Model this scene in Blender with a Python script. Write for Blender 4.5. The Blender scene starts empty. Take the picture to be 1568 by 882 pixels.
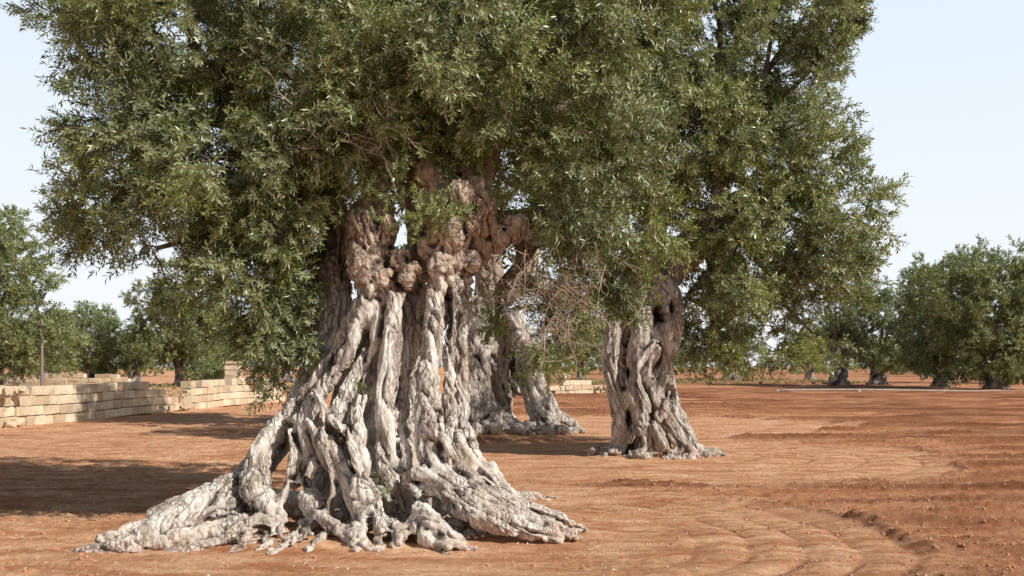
import bpy, math, random, time, bmesh
import numpy as np
from mathutils import Vector, Quaternion, Matrix
T0=time.time()
random.seed(7); np.random.seed(7)
scene=bpy.context.scene
COL=scene.collection
CAMH=1.5; FPX=1524.0
def F(px,py,Y):
    return np.array([(px-784)/FPX*Y, Y, CAMH+(560-py)/FPX*Y])

# ---------------- numpy perlin ----------------
_rng=np.random.RandomState(3)
_perm=_rng.permutation(256); _perm=np.concatenate([_perm,_perm,_perm])
_g=_rng.normal(size=(256,3)); _g/=np.linalg.norm(_g,axis=1)[:,None]
def pn(p):
    p=np.asarray(p,dtype=np.float64)
    i=np.floor(p).astype(np.int64); f=p-i; i&=255
    u=f*f*f*(f*(f*6-15)+10)
    out=0
    for dx in (0,1):
        wx=u[:,0] if dx else 1-u[:,0]
        for dy in (0,1):
            wy=u[:,1] if dy else 1-u[:,1]
            for dz in (0,1):
                wz=u[:,2] if dz else 1-u[:,2]
                h=_perm[_perm[_perm[(i[:,0]+dx)&255]+((i[:,1]+dy)&255)]+((i[:,2]+dz)&255)]
                g=_g[h]
                d=g[:,0]*(f[:,0]-dx)+g[:,1]*(f[:,1]-dy)+g[:,2]*(f[:,2]-dz)
                out=out+wx*wy*wz*d
    return out*1.5
def fbm(p,o=4):
    s=0;a=1.0;t=0
    p=np.asarray(p)
    for k in range(o):
        s=s+a*pn(p*(2.03**k)+k*17.3); t+=a; a*=.5
    return s/t
def sstep(x,a,b):
    t=np.clip((x-a)/(b-a),0,1); return t*t*(3-2*t)

# ---------------- mesh helpers ----------------
def mesh_obj(name,V,Fc,mats=(),parent=None,smooth=True,midx=None):
    me=bpy.data.meshes.new(name)
    if isinstance(Fc,np.ndarray):
        V=np.asarray(V,dtype=np.float32)
        me.vertices.add(len(V)); me.vertices.foreach_set('co',V.ravel())
        n,k=Fc.shape
        me.loops.add(n*k); me.loops.foreach_set('vertex_index',Fc.ravel().astype(np.int32))
        me.polygons.add(n); me.polygons.foreach_set('loop_start',np.arange(0,n*k,k,dtype=np.int32))
        me.update(calc_edges=True)
    else:
        me.from_pydata([tuple(v) for v in V],[],Fc)
    for m in mats: me.materials.append(m)
    if midx is not None: me.polygons.foreach_set('material_index',np.asarray(midx,dtype=np.int32))
    me.polygons.foreach_set('use_smooth',np.full(len(me.polygons),smooth,dtype=bool))
    ob=bpy.data.objects.new(name,me); COL.objects.link(ob)
    if parent: ob.parent=parent
    return ob
def empty(name,loc=(0,0,0)):
    e=bpy.data.objects.new(name,None); COL.objects.link(e); e.empty_display_size=.3
    return e
def attr(me,name,vals):
    a=me.attributes.new(name,'FLOAT','POINT'); a.data.foreach_set('value',np.asarray(vals,dtype=np.float32))

def catmull(P,n):
    P=np.asarray(P,float)
    Q=np.vstack([2*P[0]-P[1],P,2*P[-1]-P[-2]])
    out=[]
    for i in range(1,len(Q)-2):
        for t in np.linspace(0,1,n,endpoint=False):
            a,b,c,d=Q[i-1],Q[i],Q[i+1],Q[i+2]
            out.append(.5*((2*b)+(-a+c)*t+(2*a-5*b+4*c-d)*t*t+(-a+3*b-3*c+d)*t**3))
    out.append(Q[-2]); return np.array(out)
class MB:
    def __init__(s): s.V=[];s.F=[];s.n=0;s.M=[]
    def add(s,V,Fc,m=0):
        s.V.append(np.asarray(V,float)); s.F+= [tuple(i+s.n for i in f) for f in Fc]; s.n+=len(V); s.M+=[m]*len(Fc)
    def tube(s,P,R,seg=8,sub=4,wob=0.0,m=0,cap=True):
        D=np.column_stack([np.asarray(P,float),np.asarray(R,float)])
        D=catmull(D,sub) if len(D)>1 and sub>1 else D
        P=D[:,:3];R=np.maximum(D[:,3],.0008)
        T=np.gradient(P,axis=0); T/=np.linalg.norm(T,axis=1)[:,None]+1e-9
        up=np.array([0,0,1.]) if abs(T[0][2])<.9 else np.array([1.,0,0])
        N=np.cross(T[0],up); N/=np.linalg.norm(N)
        V=[];n=len(P); ang=np.arange(seg)*2*math.pi/seg
        for i in range(n):
            N=N-T[i]*np.dot(N,T[i]); N/=np.linalg.norm(N)+1e-9
            B=np.cross(T[i],N)
            r=R[i]*(1+wob*np.random.uniform(-1,1,seg))
            V.append(P[i]+np.outer(np.cos(ang)*r,N)+np.outer(np.sin(ang)*r,B))
        V=np.vstack(V); Fc=[]
        for i in range(n-1):
            for j in range(seg):
                k=(j+1)%seg
                Fc.append((i*seg+j,i*seg+k,(i+1)*seg+k,(i+1)*seg+j))
        if cap:
            V=np.vstack([V,P[0]-T[0]*R[0]*.5,P[-1]+T[-1]*R[-1]*.5])
            a=n*seg;b=a+1
            for j in range(seg):
                k=(j+1)%seg
                Fc.append((a,k,j)); Fc.append((b,(n-1)*seg+j,(n-1)*seg+k))
        s.add(V,Fc,m)
    def ball(s,c,r,seg=10,m=0):
        V=[];Fc=[];ring=6
        r=np.asarray(r,float)*np.ones(3)
        V.append(np.array(c)+[0,0,r[2]])
        for i in range(1,ring):
            t=math.pi*i/ring
            for j in range(seg):
                a=2*math.pi*j/seg
                V.append(np.array(c)+[r[0]*math.sin(t)*math.cos(a),r[1]*math.sin(t)*math.sin(a),r[2]*math.cos(t)])
        V.append(np.array(c)-[0,0,r[2]])
        for j in range(seg):
            k=(j+1)%seg
            Fc.append((0,1+j,1+k))
            for i in range(ring-2):
                a=1+i*seg
                Fc.append((a+j,a+seg+j,a+seg+k,a+k))
            a=1+(ring-2)*seg
            Fc.append((a+k,a+j,len(V)-1))
        s.add(V,Fc,m)
    def obj(s,name,mats,parent=None,smooth=True):
        return mesh_obj(name,np.vstack(s.V),s.F,mats,parent,smooth,s.M)

# ---------------- materials ----------------
def newmat(name):
    m=bpy.data.materials.new(name); m.use_nodes=True
    nt=m.node_tree; nt.nodes.clear()
    out=nt.nodes.new('ShaderNodeOutputMaterial'); b=nt.nodes.new('ShaderNodeBsdfPrincipled')
    nt.links.new(b.outputs[0],out.inputs[0]); return m,nt,b,out
def N(nt,t,**k):
    n=nt.nodes.new(t)
    for a,v in k.items(): setattr(n,a,v)
    return n
def noise(nt,scale,vec=None,detail=6,rough=.6,dist=0):
    n=N(nt,'ShaderNodeTexNoise'); n.inputs['Scale'].default_value=scale; n.inputs['Detail'].default_value=detail
    n.inputs['Roughness'].default_value=rough; n.inputs['Distortion'].default_value=dist
    if vec: nt.links.new(vec,n.inputs['Vector'])
    return n.outputs['Fac']
def ramp(nt,fac,stops):
    r=N(nt,'ShaderNodeValToRGB'); e=r.color_ramp.elements
    while len(e)<len(stops): e.new(.5)
    for el,(p,c) in zip(e,stops):
        el.position=p; el.color=(*c,1) if len(c)==3 else c
    nt.links.new(fac,r.inputs[0]); return r.outputs[0]
def mix(nt,fac,a,b,mode='MIX'):
    n=N(nt,'ShaderNodeMix',data_type='RGBA',blend_type=mode)
    if isinstance(fac,float): n.inputs[0].default_value=fac
    else: nt.links.new(fac,n.inputs[0])
    for s,v in ((n.inputs[6],a),(n.inputs[7],b)):
        if isinstance(v,tuple): s.default_value=(*v,1)
        else: nt.links.new(v,s)
    return n.outputs[2]
def math_(nt,op,a,b=0.0,clamp=False):
    n=N(nt,'ShaderNodeMath',operation=op,use_clamp=clamp)
    for s,v in ((n.inputs[0],a),(n.inputs[1],b)):
        if isinstance(v,(int,float)): s.default_value=v
        else: nt.links.new(v,s)
    return n.outputs[0]
def bump(nt,h,strength,dist,bsdf,prev=None):
    b=N(nt,'ShaderNodeBump'); b.inputs['Strength'].default_value=strength; b.inputs['Distance'].default_value=dist
    nt.links.new(h,b.inputs['Height'])
    if prev: nt.links.new(prev,b.inputs['Normal'])
    if bsdf: nt.links.new(b.outputs[0],bsdf.inputs['Normal'])
    return b.outputs[0]
def mapping(nt,scale,kind='Object'):
    tc=N(nt,'ShaderNodeTexCoord'); mp=N(nt,'ShaderNodeMapping'); mp.inputs['Scale'].default_value=scale
    nt.links.new(tc.outputs[kind],mp.inputs[0]); return mp.outputs[0]

def bark_mat(name,light,dark,brown,zb0,zb1,vs=17):
    m,nt,b,out=newmat(name)
    v=mapping(nt,(1,1,.14)); iso=mapping(nt,(1,1,1))
    n1=noise(nt,8,v,8,.66,.4); n2=noise(nt,48,mapping(nt,(1,1,.3)),8,.75); n3=noise(nt,2.4,iso,4,.5)
    n5=noise(nt,20,mapping(nt,(1,1,.12)),6,.7,.3)
    wn=N(nt,'ShaderNodeTexNoise'); wn.inputs['Scale'].default_value=6; wn.inputs['Detail'].default_value=3; nt.links.new(iso,wn.inputs['Vector'])
    vm=N(nt,'ShaderNodeMapping'); vm.inputs['Scale'].default_value=(1,1,.34); tc=N(nt,'ShaderNodeTexCoord')
    av=N(nt,'ShaderNodeVectorMath',operation='SCALE'); av.inputs['Scale'].default_value=.10; nt.links.new(wn.outputs['Color'],av.inputs[0])
    ad=N(nt,'ShaderNodeVectorMath',operation='ADD'); nt.links.new(tc.outputs['Object'],ad.inputs[0]); nt.links.new(av.outputs[0],ad.inputs[1])
    nt.links.new(ad.outputs[0],vm.inputs[0])
    vo=N(nt,'ShaderNodeTexVoronoi',feature='DISTANCE_TO_EDGE'); vo.inputs['Scale'].default_value=vs*1.3; nt.links.new(vm.outputs[0],vo.inputs['Vector'])
    crack=math_(nt,'MULTIPLY',vo.outputs['Distance'],7.0,True)
    cm=ramp(nt,noise(nt,3.2,mapping(nt,(1,1,.4)),3,.5),[(.44,(0,0,0)),(.56,(1,1,1))])
    mid=tuple((a*.5+c*.5) for a,c in zip(light,dark))
    base=ramp(nt,n1,[(.34,dark),(.45,mid),(.56,light)])
    base=mix(nt,ramp(nt,n3,[(.48,(0,0,0)),(.68,(.55,.55,.55))]),base,brown)
    ms=ramp(nt,noise(nt,5,iso,5,.65),[(.59,(0,0,0)),(.69,(.5,.5,.5))])
    base=mix(nt,ms,base,(.21,.21,.14))
    at=N(nt,'ShaderNodeAttribute',attribute_name='hgt')
    hf=math_(nt,'ADD',at.outputs['Fac'],math_(nt,'MULTIPLY',math_(nt,'SUBTRACT',n3,.5),1.2))
    mr=N(nt,'ShaderNodeMapRange'); mr.inputs[1].default_value=zb0; mr.inputs[2].default_value=zb1; mr.inputs[4].default_value=.78
    nt.links.new(hf,mr.inputs[0])
    base=mix(nt,mr.outputs[0],base,mix(nt,n1,tuple(c*.7 for c in brown),tuple(c*1.8 for c in brown)))
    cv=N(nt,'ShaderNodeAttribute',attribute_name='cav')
    base=mix(nt,math_(nt,'MULTIPLY',cv.outputs['Fac'],.96,True),base,(.04,.026,.018))  # cav darkens the base colour; on fused trunks it paints crevice shade
    base=mix(nt,1.0,base,ramp(nt,n5,[(.34,(.50,.47,.44)),(.47,(1.0,1.0,1.0))]),'MULTIPLY')
    base=mix(nt,1.0,base,ramp(nt,n2,[(.34,(.60,.57,.55)),(.51,(1.03,1.03,1.03))]),'MULTIPLY')
    cr=ramp(nt,crack,[(.05,(.42,.38,.34)),(.5,(1,1,1))])
    base=mix(nt,cm,base,mix(nt,1.0,base,cr,'MULTIPLY'))
    mr2=N(nt,'ShaderNodeMapRange'); mr2.inputs[1].default_value=.22; mr2.inputs[2].default_value=.0; mr2.inputs[4].default_value=.6
    nt.links.new(hf,mr2.inputs[0])
    base=mix(nt,math_(nt,'MULTIPLY',mr2.outputs[0],n1,True),base,(.44,.21,.105))
    nt.links.new(base,b.inputs['Base Color']); b.inputs['Roughness'].default_value=.78
    b.inputs['Specular IOR Level'].default_value=.35
    p=bump(nt,n1,.6,.03,None); p=bump(nt,n5,.6,.018,None,p); p=bump(nt,math_(nt,'MULTIPLY',crack,cm),.8,.014,None,p); bump(nt,n2,.7,.011,b,p)
    return m
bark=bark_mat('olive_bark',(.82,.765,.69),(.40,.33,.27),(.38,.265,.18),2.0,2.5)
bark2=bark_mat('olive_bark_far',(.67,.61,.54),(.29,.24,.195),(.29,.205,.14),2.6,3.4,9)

m,nt,b,out=newmat('branch_bark'); branchm=m
n=noise(nt,25,mapping(nt,(1,1,.5)))
nt.links.new(ramp(nt,n,[(.3,(.06,.04,.028)),(.7,(.19,.14,.10))]),b.inputs['Base Color']); b.inputs['Roughness'].default_value=.9
bump(nt,n,.6,.01,b)
m,nt,b,out=newmat('dry_twig'); drym=m
n=noise(nt,8,mapping(nt,(1,1,1)))
nt.links.new(ramp(nt,n,[(.3,(.24,.16,.11)),(.7,(.52,.41,.31))]),b.inputs['Base Color']); b.inputs['Roughness'].default_value=.9

def leaf_mat(name,top_a,top_b,under):
    m,nt,b,out=newmat(name)
    geo=N(nt,'ShaderNodeNewGeometry')
    la=N(nt,'ShaderNodeAttribute',attribute_name='lv')
    pn_=noise(nt,1.1,geo.outputs['Position'],3,.5)
    f=math_(nt,'ADD',math_(nt,'MULTIPLY',math_(nt,'SUBTRACT',pn_,.5),2.6),math_(nt,'ADD',math_(nt,'MULTIPLY',la.outputs['Fac'],.55),.22),True)
    top=ramp(nt,f,[(.1,top_a),(.9,top_b)])
    un=mix(nt,.42,under,top)
    c=mix(nt,geo.outputs['Backfacing'],top,un)
    yl=math_(nt,'GREATER_THAN',la.outputs['Fac'],.985)
    c=mix(nt,yl,c,(.40,.31,.10))
    nt.links.new(c,b.inputs['Base Color']); b.inputs['Roughness'].default_value=.34
    b.inputs['Specular IOR Level'].default_value=.6
    tr=N(nt,'ShaderNodeBsdfTranslucent'); nt.links.new(mix(nt,.6,c,(.34,.43,.04)),tr.inputs[0])
    ms=N(nt,'ShaderNodeMixShader'); ms.inputs[0].default_value=.2
    nt.links.new(b.outputs[0],ms.inputs[1]); nt.links.new(tr.outputs[0],ms.inputs[2]); nt.links.new(ms.outputs[0],out.inputs[0])
    return m
leafm=leaf_mat('olive_leaf',(.026,.055,.012),(.29,.335,.062),(.38,.42,.25))
leaff=leaf_mat('olive_leaf_distant',(.055,.092,.025),(.25,.30,.075),(.32,.365,.20))

# ---------------- olive sprays (twig with leaves) ----------------
def make_spray(name,seed,L=.42,nside=5,leaf=.062,lw=.0068,leafmat=None,step=.021):
    rs=np.random.RandomState(seed)
    V=[];Fc=[];M=[];LV=[]
    def stem(p0,d,length,r0):
        pts=[p0];d=d/np.linalg.norm(d);n=max(3,int(length/.07))
        for i in range(n):
            d=d+rs.normal(size=3)*.15; d/=np.linalg.norm(d); pts.append(pts[-1]+d*length/n)
        return np.array(pts)
    def addtube(pts,r0):
        for i in range(len(pts)-1):
            a,b=pts[i],pts[i+1]; d=b-a; s=np.cross(d,[.3,.5,.8]); s/=np.linalg.norm(s)+1e-9
            ra=r0*(1-.7*i/len(pts)); k=len(V)
            V.extend([a-s*ra,a+s*ra,b+s*ra*.8,b-s*ra*.8]); LV.extend([.3]*4); Fc.append((k,k+1,k+2,k+3)); M.append(1)
    def leaves(pts,start):
        seg=np.linalg.norm(np.diff(pts,axis=0),axis=1); tot=seg.sum(); cum=np.concatenate([[0],np.cumsum(seg)])
        s=start; roll=rs.uniform(0,6.28)
        while s<tot:
            i=min(np.searchsorted(cum,s)-1,len(seg)-1); i=max(i,0)
            t=(s-cum[i])/seg[i]; p=pts[i]*(1-t)+pts[i+1]*t; d=(pts[i+1]-pts[i])/seg[i]
            a=np.cross(d,[.31,.55,.77]); a/=np.linalg.norm(a); b=np.cross(d,a)
            for sg in (0,math.pi):
                if rs.rand()>.93: continue
                an=roll+sg+rs.normal()*.3; pd=a*math.cos(an)+b*math.sin(an)
                th=rs.uniform(.45,1.1); ld=d*math.cos(th)+pd*math.sin(th)
                nrm=d*math.sin(th)-pd*math.cos(th)+rs.normal(size=3)*.35
                w=np.cross(ld,nrm); w/=np.linalg.norm(w); nn=np.cross(w,ld)
                l=leaf*rs.uniform(.65,1.15); ww=lw*rs.uniform(.8,1.2)
                bend=-nn*l*rs.uniform(0,.15)
                k=len(V); lv=rs.rand()
                V.extend([p,p+ld*l*.5-w*ww,p+ld*l+bend,p+ld*l*.5+w*ww]); LV.extend([lv]*4)
                Fc.append((k,k+1,k+2,k+3)); M.append(0)
            s+=step*rs.uniform(.8,1.2); roll+=1.57
    main=stem(np.zeros(3),np.array([0,0,1.]),L,.004); addtube(main,.0035); leaves(main,L*.25)
    for j in range(nside):
        k=rs.randint(0,len(main)-2); an=rs.uniform(0,6.28)
        d=np.array([math.cos(an)*.8,math.sin(an)*.8,rs.uniform(.4,1.0)])
        q=stem(main[k],d,L*rs.uniform(.3,.65),.002); addtube(q,.002); leaves(q,.03)
    V=np.array(V); Fc=np.array(Fc,dtype=np.int64)
    ob=mesh_obj(name,V,Fc,[leafmat,branchm],None,False,M)
    COL.objects.unlink(ob); attr(ob.data,'lv',LV)
    return ob
def spray_coll(name,n,**k):
    c=bpy.data.collections.new(name)
    for i in range(n): c.objects.link(make_spray(name+'_spray',100+i*7,**k))
    return c
SP_near=spray_coll('olive_spray_near',6,leafmat=leafm,leaf=.076,lw=.0092,step=.026)
SP_mid=spray_coll('olive_spray_mid',5,leafmat=leafm,leaf=.085,lw=.0115,step=.032)
SP_far=spray_coll('olive_spray_far',4,leafmat=leaff,leaf=.09,lw=.019,step=.046,nside=5)

def scatter_group(coll,realize):
    ng=bpy.data.node_groups.new('scatter_'+coll.name,'GeometryNodeTree')
    ng.interface.new_socket('Geometry',in_out='INPUT',socket_type='NodeSocketGeometry')
    ng.interface.new_socket('Geometry',in_out='OUTPUT',socket_type='NodeSocketGeometry')
    gi=ng.nodes.new('NodeGroupInput');go=ng.nodes.new('NodeGroupOutput')
    ip=ng.nodes.new('GeometryNodeInstanceOnPoints'); ci=ng.nodes.new('GeometryNodeCollectionInfo')
    ci.inputs['Collection'].default_value=coll; ci.inputs['Separate Children'].default_value=True; ci.inputs['Reset Children'].default_value=True
    ra=ng.nodes.new('GeometryNodeInputNamedAttribute'); ra.data_type='FLOAT_VECTOR'; ra.inputs['Name'].default_value='rot'
    sa=ng.nodes.new('GeometryNodeInputNamedAttribute'); sa.data_type='FLOAT'; sa.inputs['Name'].default_value='scl'
    l=ng.links.new
    l(gi.outputs[0],ip.inputs['Points']); l(ci.outputs[0],ip.inputs['Instance']); ip.inputs['Pick Instance'].default_value=True
    l(ra.outputs['Attribute'],ip.inputs['Rotation']); l(sa.outputs['Attribute'],ip.inputs['Scale'])
    if realize:
        rz=ng.nodes.new('GeometryNodeRealizeInstances'); l(ip.outputs[0],rz.inputs[0]); l(rz.outputs[0],go.inputs[0])
    else: l(ip.outputs[0],go.inputs[0])
    return ng
_gr={}
def scatter(name,pts,rots,scls,coll,parent=None,realize=True):
    me=bpy.data.meshes.new(name); pts=np.asarray(pts,dtype=np.float32)
    me.vertices.add(len(pts)); me.vertices.foreach_set('co',pts.ravel())
    a=me.attributes.new('rot','FLOAT_VECTOR','POINT'); a.data.foreach_set('vector',np.asarray(rots,dtype=np.float32).ravel())
    attr(me,'scl',scls)
    ob=bpy.data.objects.new(name,me); COL.objects.link(ob)
    if parent: ob.parent=parent
    if coll.name not in _gr: _gr[coll.name]=scatter_group(coll,realize)
    md=ob.modifiers.new('scatter','NODES'); md.node_group=_gr[coll.name]
    return ob
def dir_rot(d):
    q=Vector(d).to_track_quat('Z','Y') @ Quaternion((0,0,1),random.uniform(0,6.28))
    return q.to_euler('XYZ')[:]

def crown(ells,density,sscale,seed,exclude=None,sub_r=.28,droop=.25,inner=.3,gap=-.12):
    rs=np.random.RandomState(seed)
    P=[];R=[];S=[];subs=[]
    for ei,e in enumerate(ells):
        c=np.array(e[0]);r=np.array(e[1],float)*np.ones(3);mult=e[2] if len(e)>2 else 1
        area=4*math.pi*((r[0]*r[1])**1.6/3+(r[0]*r[2])**1.6/3+(r[1]*r[2])**1.6/3)**(1/1.6)
        ns=max(6,int(area/(sub_r**2*3.2)*1.5))
        for k in range(ns):
            d=rs.normal(size=3); d/=np.linalg.norm(d)
            rad=rs.uniform(.72,1.08) if rs.rand()>inner else rs.uniform(.25,.72)
            sc=c+d*r*rad
            deep=False
            for j,e2 in enumerate(ells):
                if j==ei: continue
                q=(sc-np.array(e2[0]))/(np.array(e2[1])*np.ones(3))
                if np.dot(q,q)<.36: deep=True;break
            if deep and rs.rand()<.8: continue
            if pn(np.array([sc*1.3/sub_r*.28+seed]))[0]<gap and rs.rand()<.88: continue
            if exclude is not None and exclude(sc): continue
            subs.append((ei,sc))
            out=d/r; out/=np.linalg.norm(out)
            nt_=max(2,int(density*mult*rs.uniform(.6,1.4)))
            for t in range(nt_):
                v=rs.normal(size=3); v/=np.linalg.norm(v)
                dd=out*.75+v*.85+np.array([0,0,-droop]); dd/=np.linalg.norm(dd)
                p=sc+v*sub_r*rs.uniform(0,.58)
                if exclude is not None and exclude(p+dd*.25*sscale): continue
                P.append(p);R.append(dir_rot(dd));S.append(sscale*rs.uniform(.65,1.15))
    return np.array(P),np.array(R),np.array(S),subs

def wander(a,b,n,amp,rs,sag=0):
    a=np.array(a,float);b=np.array(b,float);L=np.linalg.norm(b-a)
    P=[a]
    for i in range(1,n):
        t=i/n; P.append(a+(b-a)*t+rs.normal(size=3)*amp*L*math.sin(math.pi*t)+np.array([0,0,sag*L*math.sin(math.pi*t)]))
    P.append(b);return P

# ---------------- gnarled trunk via fused strands ----------------
def gnarl(name,mb,voxel,mat,parent,axis,amp=1.0,dents=(),twist=.25,freq=1.0):
    tmp=mesh_obj(name+'_tmp',np.vstack(mb.V),mb.F)
    md=tmp.modifiers.new('r','REMESH'); md.mode='VOXEL'; md.voxel_size=voxel; md.use_smooth_shade=True
    sm=tmp.modifiers.new('s','SMOOTH'); sm.iterations=2; sm.factor=.5
    dg=bpy.context.evaluated_depsgraph_get(); dg.update()
    me=bpy.data.meshes.new_from_object(tmp.evaluated_get(dg)); bpy.data.objects.remove(tmp)
    n=len(me.vertices)
    co=np.empty(n*3,dtype=np.float32); me.vertices.foreach_get('co',co); co=co.reshape(-1,3).astype(float)
    def normals():
        no=np.empty(n*3,dtype=np.float32); me.vertex_normals.foreach_get('vector',no); return no.reshape(-1,3).astype(float)
    no=normals()
    ed=np.empty(len(me.edges)*2,dtype=np.int32); me.edges.foreach_get('vertices',ed); ed=ed.reshape(-1,2)
    deg=np.bincount(ed.ravel(),minlength=n).astype(float)[:,None]+1e-6
    def lap(A,it):
        A=A.copy()
        for _ in range(it):
            s_=np.zeros_like(A)
            for c_ in range(A.shape[1]):
                s_[:,c_]=np.bincount(ed[:,0],weights=A[ed[:,1],c_],minlength=n)+np.bincount(ed[:,1],weights=A[ed[:,0],c_],minlength=n)
            A=.3*A+.7*s_/deg
        return A
    ax=np.array(axis)
    rel=co-np.array([ax[0],ax[1],0]); a=twist*rel[:,2]
    rx=rel[:,0]*np.cos(a)-rel[:,1]*np.sin(a); ry=rel[:,0]*np.sin(a)+rel[:,1]*np.cos(a)
    q=np.column_stack([rx,ry,rel[:,2]])*freq
    wv=np.column_stack([fbm(q*1.3+5,2),fbm(q*1.3+25,2),fbm(q*1.3+45,2)])*.25
    qw=q+wv
    z=co[:,2]; up=sstep(z,.15,.75); top=sstep(z,2.1,2.5)
    def ani(f,zf):
        zz=zf*up+f*.5*(1-up)+top*f*.10
        return np.column_stack([qw[:,0]*f*(.6+.4*up),qw[:,1]*f,qw[:,2]*zz])
    r1=1-2.2*np.abs(pn(ani(4.2,.45)));  r1=np.clip(r1,-1,1)
    r2=1-2.2*np.abs(pn(ani(9,.8)+31)); r2=np.clip(r2,-1,1)
    r3=1-2.2*np.abs(pn(ani(22,1.8)+71)); r3=np.clip(r3,-1,1)
    k=fbm(ani(5,1.1)+11,2)
    lowf=1+.25*(1-up)
    d=(-.085*np.clip(r1-.55,0,1) -.034*np.clip(r2-.4,0,1)*lowf+.022*k*lowf -.013*np.clip(r3-.15,0,1)*lowf)*amp+.006*amp
    co2=co+no*d[:,None]
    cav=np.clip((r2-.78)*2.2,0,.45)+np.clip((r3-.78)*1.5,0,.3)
    for (c,rad,dep) in dents:
        c=np.array(c); dist=np.linalg.norm((co-c)/np.array(rad),axis=1)
        w=np.exp(-(dist**2)*1.6)*(1+.4*fbm(q*7,2)); w=np.clip(w,0,1)
        co2+=np.array(dep)*w[:,None]*1.0
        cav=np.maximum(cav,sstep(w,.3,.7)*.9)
    me.vertices.foreach_set('co',co2.astype(np.float32).ravel()); me.update()
    no=normals()
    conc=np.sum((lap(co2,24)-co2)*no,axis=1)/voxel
    cav=np.clip(np.maximum(cav,np.clip(conc*1.0-.28,0,.97)),0,1)  # shade of creases and hollows, painted into the bark colour
    f=fbm(np.column_stack([co2[:,0]*42,co2[:,1]*42,co2[:,2]*(7*up+28*(1-up))]),3)
    co2=co2+no*(f*.011*amp)[:,None]
    me.vertices.foreach_set('co',co2.astype(np.float32).ravel()); me.update()
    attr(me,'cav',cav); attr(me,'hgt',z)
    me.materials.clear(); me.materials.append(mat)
    me.polygons.foreach_set('use_smooth',np.ones(len(me.polygons),dtype=bool))
    ob=bpy.data.objects.new(name,me); COL.objects.link(ob); ob.parent=parent
    return ob

# ================= MAIN TREE =================
tree1=empty('olive_tree')
mb=MB()
def S(lst,seg=10,wob=.03,sub=5):
    mb.tube([F(a,b,y) for a,b,y,r in lst],[r for *_,r in lst],seg,sub,wob)
core=[(590,815,9.5,.86),(590,740,9.5,.72),(584,660,9.5,.55),(590,590,9.5,.43),(604,520,9.5,.36),(612,460,9.5,.30),(616,425,9.5,.22)]
mb.tube([F(a,b,y) for a,b,y,r in core],[r for *_,r in core],20,3,.03)
S([(584,490,9.15,.18),(574,430,9.1,.20),(568,385,9.1,.24),(568,345,9.2,.23),(575,300,9.35,.17),(560,250,9.4,.15),(500,160,9.5,.13)],12)
S([(660,500,9.1,.14),(673,440,9.0,.14),(685,390,9.0,.19),(690,340,9.05,.23),(670,285,9.2,.18),(640,200,9.4,.16),(600,100,9.6,.13)],12)
S([(700,440,9.2,.13),(712,390,9.15,.15),(722,335,9.15,.19),(728,290,9.3,.16),(755,190,9.5,.13)],12)
S([(700,420,9.4,.15),(735,385,9.3,.12),(770,358,9.2,.14),(792,345,9.15,.13),(800,335,9.15,.09)],10)
S([(660,420,9.8,.20),(655,330,9.8,.22),(655,270,9.8,.20),(670,220,9.8,.18),(680,150,9.9,.16)],12)
S([(530,560,9.7,.18),(518,480,9.7,.17),(512,425,9.65,.17),(525,360,9.8,.15),(480,270,9.9,.13),(400,180,10,.11)],12)
for c,r in (((552,345,8.98),.15),((590,348,9.0),.11),((556,408,8.90),.15),((586,425,8.90),.11),((628,420,8.84),.12),((612,398,8.93),.10),((705,300,8.88),.14),((740,315,8.98),.13),((746,345,9.05),.10),((676,408,8.83),.12),((692,362,8.83),.13),((655,265,9.05),.12),((735,288,9.05),.11),((508,415,9.5),.13),((515,440,9.5),.12),((655,380,8.95),.10),((722,400,9.0),.10),((655,300,9.5),.17),((700,250,9.4),.16),((668,330,8.95),.11),((720,345,8.9),.11)):
    mb.ball(F(*c),[r,r,r*1.15],12)
S([(110,852,7.95,.05),(180,838,8.0,.10),(260,800,8.3,.14),(340,760,8.7,.17),(388,720,8.95,.15),(437,660,9.15,.14),(474,590,9.3,.15),(500,530,9.4,.16),(515,450,9.5,.15)])
S([(405,815,8.35,.13),(415,790,8.45,.13),(395,755,8.55,.14),(390,715,8.7,.13),(412,670,8.85,.095),(445,630,8.95,.08),(487,580,9.0,.075),(525,520,9.05,.08),(553,460,9.05,.09)])
S([(455,740,8.65,.14),(468,690,8.68,.12),(470,640,8.75,.10),(500,590,8.8,.08),(533,540,8.85,.08),(556,490,8.9,.09),(572,440,8.95,.11)])
S([(560,800,8.25,.11),(540,750,8.38,.095),(520,700,8.48,.085),(514,650,8.58,.09),(530,600,8.68,.07),(550,565,8.78,.06),(580,505,8.85,.07),(592,440,8.95,.09)])
S([(590,820,8.15,.09),(573,770,8.28,.085),(556,715,8.42,.07),(549,655,8.52,.07),(556,605,8.62,.05)])
S([(592,770,8.45,.11),(592,705,8.53,.105),(588,640,8.60,.10),(594,570,8.68,.10),(602,500,8.78,.09),(606,450,8.88,.09)],12,.02)
S([(627,740,8.48,.06),(619,680,8.6,.055),(620,620,8.75,.045),(622,560,8.85,.04),(626,500,8.95,.04)],10,.02)
S([(700,760,8.3,.14),(668,715,8.45,.135),(656,650,8.56,.13),(653,590,8.66,.125),(661,530,8.74,.105),(667,470,8.82,.09),(674,420,8.9,.105)],12,.02)
S([(722,745,8.45,.13),(702,690,8.6,.10),(691,640,8.7,.075),(687,570,8.82,.065),(692,500,8.92,.065),(698,430,8.98,.08)])
S([(745,740,8.75,.14),(724,700,8.88,.095),(708,640,8.98,.08),(705,570,9.08,.075),(705,500,9.18,.08),(708,430,9.22,.10)])
S([(500,790,8.3,.04),(506,740,8.36,.045),(495,700,8.42,.04),(497,650,8.5,.04),(490,610,8.62,.04)],8,.05)
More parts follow.
